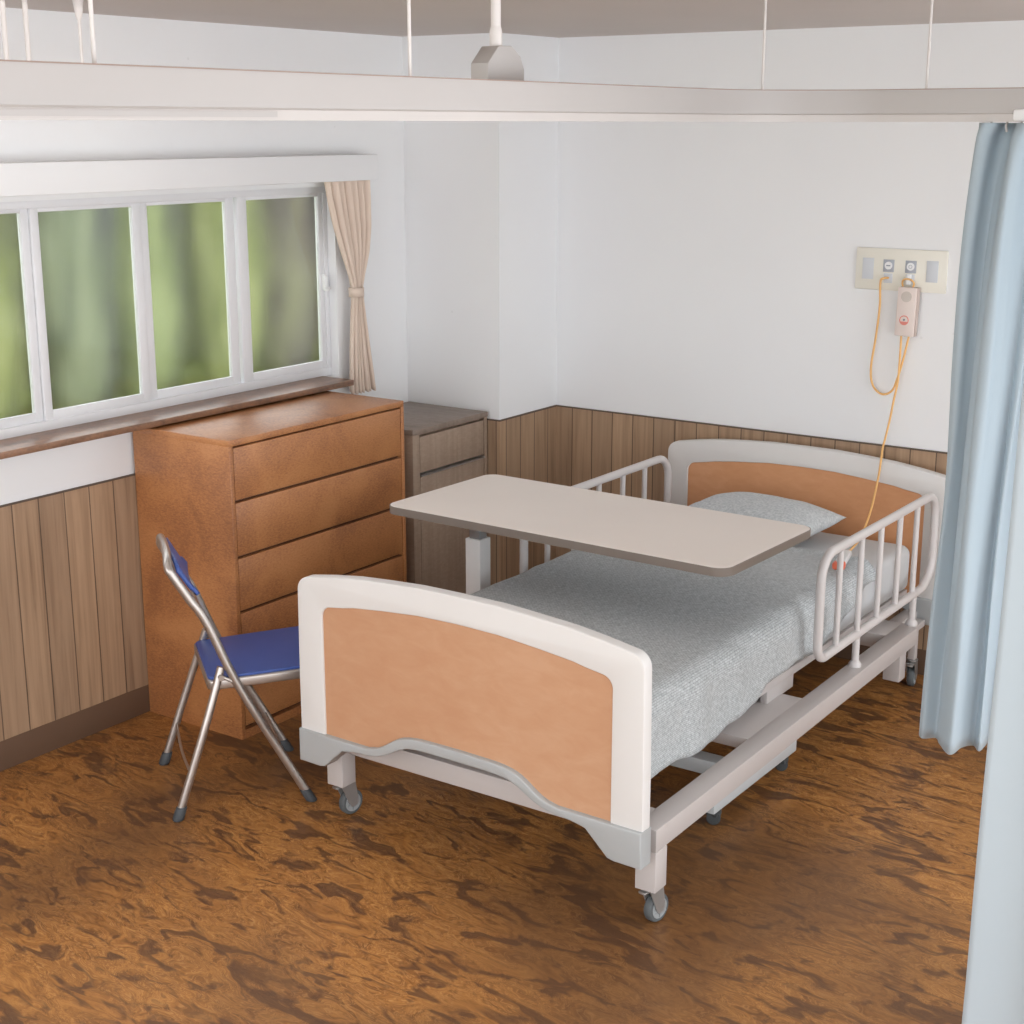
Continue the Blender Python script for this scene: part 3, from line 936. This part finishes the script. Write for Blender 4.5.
for i, x in enumerate((1.983, 2.069)):
    q = obj('call_outlet', box(x-0.021, x+0.021, YW-0.0125, YW-0.009, 1.561, 1.607, bev=0.001), M['socket_grey'], sp)
    obj('button', disc(x, 1.585, 0.0145, YW-0.015, YW-0.012), M['white'], q)
    if i == 0:
        obj('mark', box(x-0.008, x+0.008, YW-0.0158, YW-0.0148, 1.583, 1.587), M['mark'], q)
    else:
        obj('mark', disc(x, 1.585, 0.007, YW-0.0158, YW-0.0148, 0.0055), M['mark'], q)
    obj('jack_face', box(x-0.017, x+0.017, YW-0.0118, YW-0.009, 1.520, 1.556, bev=0.001), M['plate_grey'], sp)
obj('hook', box(2.060, 2.076, YW-0.030, YW-0.010, 1.520, 1.558, bev=0.003), M['white'], sp)

hs = thing('handset', 'pinkish beige call handset hanging on the cream wall plate', 'handset', (2.07, YW-0.02, 1.33))
Mh = Matrix.Translation((2.07, 0, 1.42)) @ Matrix.Rotation(math.radians(1.5), 4, 'Y') @ Matrix.Translation((-2.07, 0, -1.42))
def hb(*a, **k):
    b_ = box(*a, **k); b_.transform(Mh); return b_
hs_b = obj('back_shell', hb(2.036, 2.112, YW-0.030, YW-0.011, 1.328, 1.511, bev=0.003), M['handset_side'], hs)
hs_f = obj('front_shell', hb(2.034, 2.107, YW-0.042, YW-0.029, 1.328, 1.511, bev=0.004), M['handset'], hs)
b_ = disc(2.070, 1.476, 0.020, YW-0.0445, YW-0.041); b_.transform(Mh); obj('speaker', b_, M['speaker'], hs)
b_ = disc(2.068, 1.388, 0.0185, YW-0.0435, YW-0.040, 0.0145); b_.transform(Mh); obj('ring_mark', b_, M['red'], hs)
# lower segment of the ring, filled
seg_pts = [(2.068+0.0150*math.cos(a), 1.388+0.0150*math.sin(a)) for a in [math.radians(200+14*k) for k in range(11)]]
b_ = prism(seg_pts, 1, YW-0.0435, YW-0.0415); b_.transform(Mh); obj('button_segment', b_, M['red'], hs)
b_ = disc(2.068, 1.390, 0.004, YW-0.0435, YW-0.0415); b_.transform(Mh); obj('dot_mark', b_, M['mark'], hs)
obj('hanging_loop', tube(catmull([(2.050, YW-0.024, 1.508), (2.046, YW-0.026, 1.524), (2.052, YW-0.033, 1.537), (2.068, YW-0.034, 1.541), (2.084, YW-0.033, 1.537), (2.091, YW-0.026, 1.524), (2.086, YW-0.024, 1.508)], 6), 0.0035, 8), M['cord'], hs)

c1 = [(1.987, YW-0.0175, 1.540), (1.974, YW-0.034, 1.538), (1.964, YW-0.036, 1.524), (1.963, YW-0.026, 1.430), (1.953, YW-0.022, 1.313), (1.941, YW-0.022, 1.195), (1.953, YW-0.022, 1.128), (1.992, YW-0.024, 1.098), (2.032, YW-0.026, 1.116), (2.052, YW-0.028, 1.170), (2.069, YW-0.028, 1.240), (2.084, YW-0.026, 1.3265)]
o = obj('looped_cable', tube(catmull(c1, 10), 0.0042, 10), M['cord']); 
base(o); tag(o, 'orange lead looping from the wall plate up into the handset', 'cord')

# pendant call button
c2 = [(2.056, 5.520, 1.3265), (2.060, 5.510, 1.24), (2.058, 5.508, 1.153), (2.047, 5.508, 1.082), (2.036, 5.508, 1.004), (2.030, 5.490, 0.937), (2.034, 5.458, 0.903),
      (2.046, 5.418, 0.872), (2.044, 5.405, 0.80), (2.040, 5.37, 0.70), (2.046, 5.30, 0.634), (2.060, 5.20, 0.600), (2.086, 5.08, 0.604), (2.112, 4.975, 0.616), (2.117, 4.953, 0.6205)]
o = obj('pendant_cable', tube(catmull(c2, 10), 0.0042, 10), M['cord'])
base(o); tag(o, 'orange call cord running from the handset over the headboard onto the bed', 'cord')
pb = thing('call_button', 'small white call button with orange red tip lying on the blanket', 'call button', (2.142, 4.848, 0.605))
Mp = Matrix.Translation((2.142, 4.848, 0.6215)) @ Matrix.Rotation(math.radians(14), 4, 'Z')
bm = box(-0.019, 0.019, -0.050, 0.105, -0.012, 0.012, bev=0.009, seg=4); bm.transform(Mp)
obj('grip', bm, M['white'], pb)
bm = box(-0.022, 0.022, -0.090, -0.048, -0.013, 0.014, bev=0.010, seg=4); bm.transform(Mp)
obj('push_tip', bm, M['redor'], pb)
bm = lathe([(0.010, -0.0005), (0.010, 0.003)], 16, Mp @ Matrix.Translation((0, -0.066, 0.013))); obj('button', bm, M['white'], pb)

# ------------------------------------------------------------------ ceiling-hung curtain track
tr = thing('curtain_track', 'cream ceiling hung curtain track curving across the room at eye level', 'curtain track', (2.28, 2.5, 2.106))
RX, RY = 2.262, 3.828
line = [(RX, 0.55)] + [(RX+0.0, y) for y in (1.2, 2.0, 2.8, 3.3)]
cr = 0.34
arc = [(RX+cr-cr*math.cos(a), RY-cr+cr*math.sin(a)) for a in [k*PI/2/8 for k in range(9)]]
line = [(RX, 0.55), (RX, 1.917), (RX, 2.6), (RX, 3.2)] + arc + [(3.0, RY), (3.6, RY), (5.0, RY)]
def sweep(path, prof):
    """prof: (offset to the right-hand side of travel (+x side on the long run), z)"""
    bm = B(); rings = []
    N_ = len(path)
    for i, (x, y) in enumerate(path):
        a = Vector(path[max(i-1, 0)]); c = Vector(path[min(i+1, N_-1)])
        t_ = (c-a).normalized(); n_ = Vector((t_.y, -t_.x))
        rings.append([bm.verts.new((x+n_.x*o_, y+n_.y*o_, z)) for o_, z in prof])
    m = len(prof)
    for i in range(N_-1):
        for k in range(m):
            bm.faces.new((rings[i][k], rings[i][(k+1) % m], rings[i+1][(k+1) % m], rings[i+1][k]))
    bm.faces.new(rings[0]); bm.faces.new(rings[-1][::-1])
    return bm
zb = 2.106
obj('track_body', sweep(line, [(-0.020, zb+0.020), (0.024, zb+0.020), (0.024, zb+0.078), (-0.020, zb+0.078)]), M['rail_cream'], tr, angle=20)
obj('track_lip', sweep(line, [(-0.022, zb), (0.028, zb), (0.028, zb+0.017), (0.024, zb+0.0205), (-0.022, zb+0.0205)]), M['rail_lip'], tr, angle=20)
obj('track_top_shade_strip', sweep(line, [(-0.022, zb+0.0778), (0.026, zb+0.0778), (0.026, zb+0.080), (-0.022, zb+0.080)]), M['rail_top_shade'], tr, angle=20)  # thin strip coloured dark for the shaded top flange
obj('cover_strip', sweep([(RX, 0.6), (RX, 1.917)], [(0.027, zb+0.0055), (0.031, zb+0.0055), (0.031, zb+0.015), (0.027, zb+0.015)]), M['rail_cream'], tr)
obj('joint_clip', box(2.935, 3.02, 3.795, 3.835, zb+0.001, zb+0.030, bev=0.006), M['white'], tr)
for x, y, r in ((RX, 1.564, 0.0035), (RX, 2.311, 0.0035), (2.325, 3.682, 0.0035), (2.705, RY, 0.0035)):
    bm = tube([(x, y, zb+0.078), (x, y, CE)], r, 10)
    obj('hanger_rod', bm, M['rod'], tr)
# thick hanger pipe with its arched foot box
bm = B()
y0_, y1_ = 2.618, 2.750
xa, xb = RX-0.085, RX-0.040
prof = [(y0_, zb+0.06), (y0_, zb+0.115), (y0_+0.038, zb+0.150), (y0_+0.085, zb+0.152), (y0_+0.118, zb+0.132), (y1_, zb+0.105), (y1_, zb+0.06)]
add_prism(bm, prof, 0, xa, xb, bev=0.003)
hb_ = obj('foot_box', bm, M['rail_cream'], tr)
bm = tube([(xa+0.022, y0_+0.06, zb+0.150), (xa+0.022, y0_+0.06, CE)], 0.0105, 16)
add_lathe(bm, [(0.0135, zb+0.149), (0.0135, zb+0.180), (0.0105, zb+0.190)], 16, Matrix.Translation((xa+0.022, y0_+0.06, 0)))
obj('hanger_pipe', bm, M['rod'], tr)

# second track by the window, its rods show above the first
wt = thing('window_track', 'slim ceiling hung track near the window, only its rods showing', 'curtain track', (0.415, 2.9, 2.12))
obj('track', box(0.400, 0.430, 2.55, 3.25, 2.135, 2.165, bev=0.003), M['rail_cream'], wt)
for y, r in ((2.83, 0.0075), (2.905, 0.0075), (3.095, 0.005)):
    bm = tube([(0.415, y, 2.164), (0.415, y, CE)], r, 12)
    if y > 3:
        add_lathe(bm, [(0.006, CE-0.055), (0.010, CE-0.045), (0.016, CE)], 14, Matrix.Translation((0.415, y, 0)))
    obj('hanger_rod', bm, M['rod'], wt)

# ------------------------------------------------------------------ curtains
def drape(top, bot, zt, zb_, nz=40, n=10, wob=0.004, seed=0, scallop=0.0, ease=0.4):
    a = catmull([(x, y, 0) for x, y in top], n); b = catmull([(x, y, 0) for x, y in bot], n)
    bm = B(); rows = []
    for j in range(nz+1):
        s = j/nz
        k_ = s**ease
        z = zt+(zb_-zt)*s
        row = []
        for i, (p, q) in enumerate(zip(a, b)):
            v = p*(1-k_)+q*k_
            w1 = wob*math.sin(PI*s)*noise.noise(Vector((i*0.12, z*1.3, seed)))*3
            zz = z - scallop*math.sin(i*0.5)*s**6
            row.append(bm.verts.new((v.x+w1, v.y+w1*0.6, zz)))
        rows.append(row)
    for j in range(nz):
        for i in range(len(a)-1):
            bm.faces.new((rows[j][i], rows[j][i+1], rows[j+1][i+1], rows[j+1][i]))
    return bm
ZTC = 2.103
top = [(2.846, 3.830), (2.868, 3.785), (2.895, 3.800), (2.905, 3.850), (2.935, 3.860), (2.950, 3.795), (2.985, 3.775), (3.005, 3.845), (3.035, 3.865), (3.055, 3.795), (3.10, 3.785), (3.13, 3.86), (3.18, 3.80), (3.23, 3.85), (3.28, 3.80)]
bot = [(2.812, 3.905), (2.798, 3.852), (2.818, 3.812), (2.848, 3.835), (2.872, 3.800), (2.918, 3.745), (2.928, 3.812), (2.950, 3.842), (2.975, 3.815), (2.970, 3.905), (2.945, 3.955), (2.965, 4.005), (3.01, 3.975), (3.06, 3.90), (3.12, 3.93)]
cu = thing('hospital_curtain', 'pale blue privacy curtain bunched on the track beside the bed', 'curtain', (2.95, 3.85, 0.47))
o = obj('cloth', drape(top, bot, ZTC, 0.474, 50, 10, 0.006, 1.0), M['blue_curtain'], cu, angle=80)
s_ = o.modifiers.new('thickness', 'SOLIDIFY'); s_.thickness = 0.003; s_.offset = 0
for x, y in ((2.880, 3.812), (2.915, 3.825), (2.945, 3.84), (3.035, 3.815), (3.12, 3.82)):
    bm = tube(catmull([(x, y, ZTC-0.02), (x, y-0.008, ZTC-0.008), (x, y-0.004, ZTC-0.002), (x, y, ZTC+0.002)], 5), 0.003, 8)
    obj('hook', bm, M['rod'], cu)

NYC = 2.50
nt = thing('near_curtain', 'pale whitish blue curtain hanging close at the right edge', 'curtain', (3.8, NYC, 0.35))
top = []; bot = []
for i in range(15):
    x = 3.405+i*0.085
    top.append((x, NYC+0.020*math.sin(i*2.3)))
    bot.append((3.362+i*0.088, NYC+0.028*math.sin(i*2.3+0.3)+(0.01 if i == 0 else 0)))
o = obj('cloth', drape(top, bot, ZTC, 0.35, 40, 8, 0.003, 3.0), M['near_curtain'], nt, angle=80)
s_ = o.modifiers.new('thickness', 'SOLIDIFY'); s_.thickness = 0.003; s_.offset = 0
for i in range(0, 15, 3):
    x, y = top[i]
    obj('hook', tube([(x, y, ZTC-0.01), (x, NYC, ZTC+0.002)], 0.003, 8), M['rod'], nt)
nr = thing('near_curtain_track', 'cream track carrying the near whitish curtain at the right edge', 'curtain track', (3.9, NYC, 2.106))
obj('track', box(3.44, 4.7, NYC-0.02, NYC+0.02, 2.106, 2.186, bev=0.003), M['rail_cream'], nr)
for x in (3.55, 4.5):
    obj('hanger_rod', tube([(x, NYC, 2.184), (x, NYC, CE)], 0.004, 10), M['rod'], nr)

# window curtain with tie-back
wc = thing('window_curtain', 'beige window curtain gathered by a tieback right of the window', 'curtain', (0.06, 4.73, 1.03))
prof = [(1.890, 4.555, 4.812), (1.80, 4.575, 4.814), (1.70, 4.605, 4.812), (1.60, 4.645, 4.797), (1.50, 4.688, 4.762), (1.455, 4.702, 4.750), (1.41, 4.702, 4.754), (1.33, 4.694, 4.766), (1.20, 4.683, 4.788), (1.05, 4.676, 4.815), (1.03, 4.676, 4.818)]
bm = B(); rows = []
nc = 90; nz = 60
for j in range(nz+1):
    z = 1.890+(1.030-1.890)*j/nz
    for (za, a0, a1), (zb2, b0, b1) in zip(prof, prof[1:]):
        if zb2 <= z <= za:
            s = (za-z)/(za-zb2); l0 = a0+(b0-a0)*s; l1 = a1+(b1-a1)*s; break
    wd_ = l1-l0
    row = []
    for i in range(nc+1):
        u = i/nc
        amp = 0.011+0.006*(wd_/0.25)
        ph = u*2*PI*6.5
        xx = 0.052+amp*math.sin(ph)+0.004*math.sin(ph*0.43+1+z*2)
        yy = l0+wd_*(u+0.018*math.sin(ph*2+z*3))
        if z < 1.06: zz = z-0.006*math.sin(ph)
        else: zz = z
        row.append(bm.verts.new((xx, yy, zz)))
    rows.append(row)
for j in range(nz):
    for i in range(nc):
        bm.faces.new((rows[j][i], rows[j][i+1], rows[j+1][i+1], rows[j+1][i]))
o = obj('cloth', bm, M['beige_curtain'], wc, angle=80)
s_ = o.modifiers.new('thickness', 'SOLIDIFY'); s_.thickness = 0.002; s_.offset = 0
ring = [(0.052+0.026*math.cos(a), 4.726+0.032*math.sin(a)) for a in [2*PI*k/24 for k in range(24)]]
bm = B()
lo = []; mid = []; hi = []
for x, y in ring:
    lo.append(bm.verts.new((x, y, 1.422))); hi.append(bm.verts.new((x, y, 1.458)))
for k in range(24):
    bm.faces.new((lo[k], lo[(k+1) % 24], hi[(k+1) % 24], hi[k]))
o = obj('tieback', bm, M['beige_curtain'], wc, angle=80)
s_ = o.modifiers.new('thickness', 'SOLIDIFY'); s_.thickness = 0.003; s_.offset = 1

# ------------------------------------------------------------------ light
world = bpy.data.worlds.new('world'); scene.world = world; world.use_nodes = True
bg = world.node_tree.nodes['Background']
bg.inputs['Color'].default_value = (0.96, 0.98, 1.0, 1); bg.inputs['Strength'].default_value = 3.2

def area(name, loc, size, power, color=(1, 0.97, 0.94), rot=(0, 0, 0)):
    l = bpy.data.lights.new(name, 'AREA'); l.shape = 'RECTANGLE'; l.size = size[0]; l.size_y = size[1]
    l.energy = power; l.color = color
    o = bpy.data.objects.new(name, l); COL.objects.link(o); o.location = loc; o.rotation_euler = rot
    return o
area('ceiling_fill_light', (0.95, 2.5, CE-0.02), (1.2, 2.2), 6)  # unseen soft light under the ceiling, added to brighten the window side
area('ceiling_fill_light', (3.4, 2.2, CE-0.02), (1.6, 2.2), 7)  # second added fill, out of view, lifts the right side

vs = scene.view_settings
vs.view_transform = 'Standard'; vs.look = 'None'; vs.exposure = 0.0; vs.gamma = 1.0
vs.use_curve_mapping = False
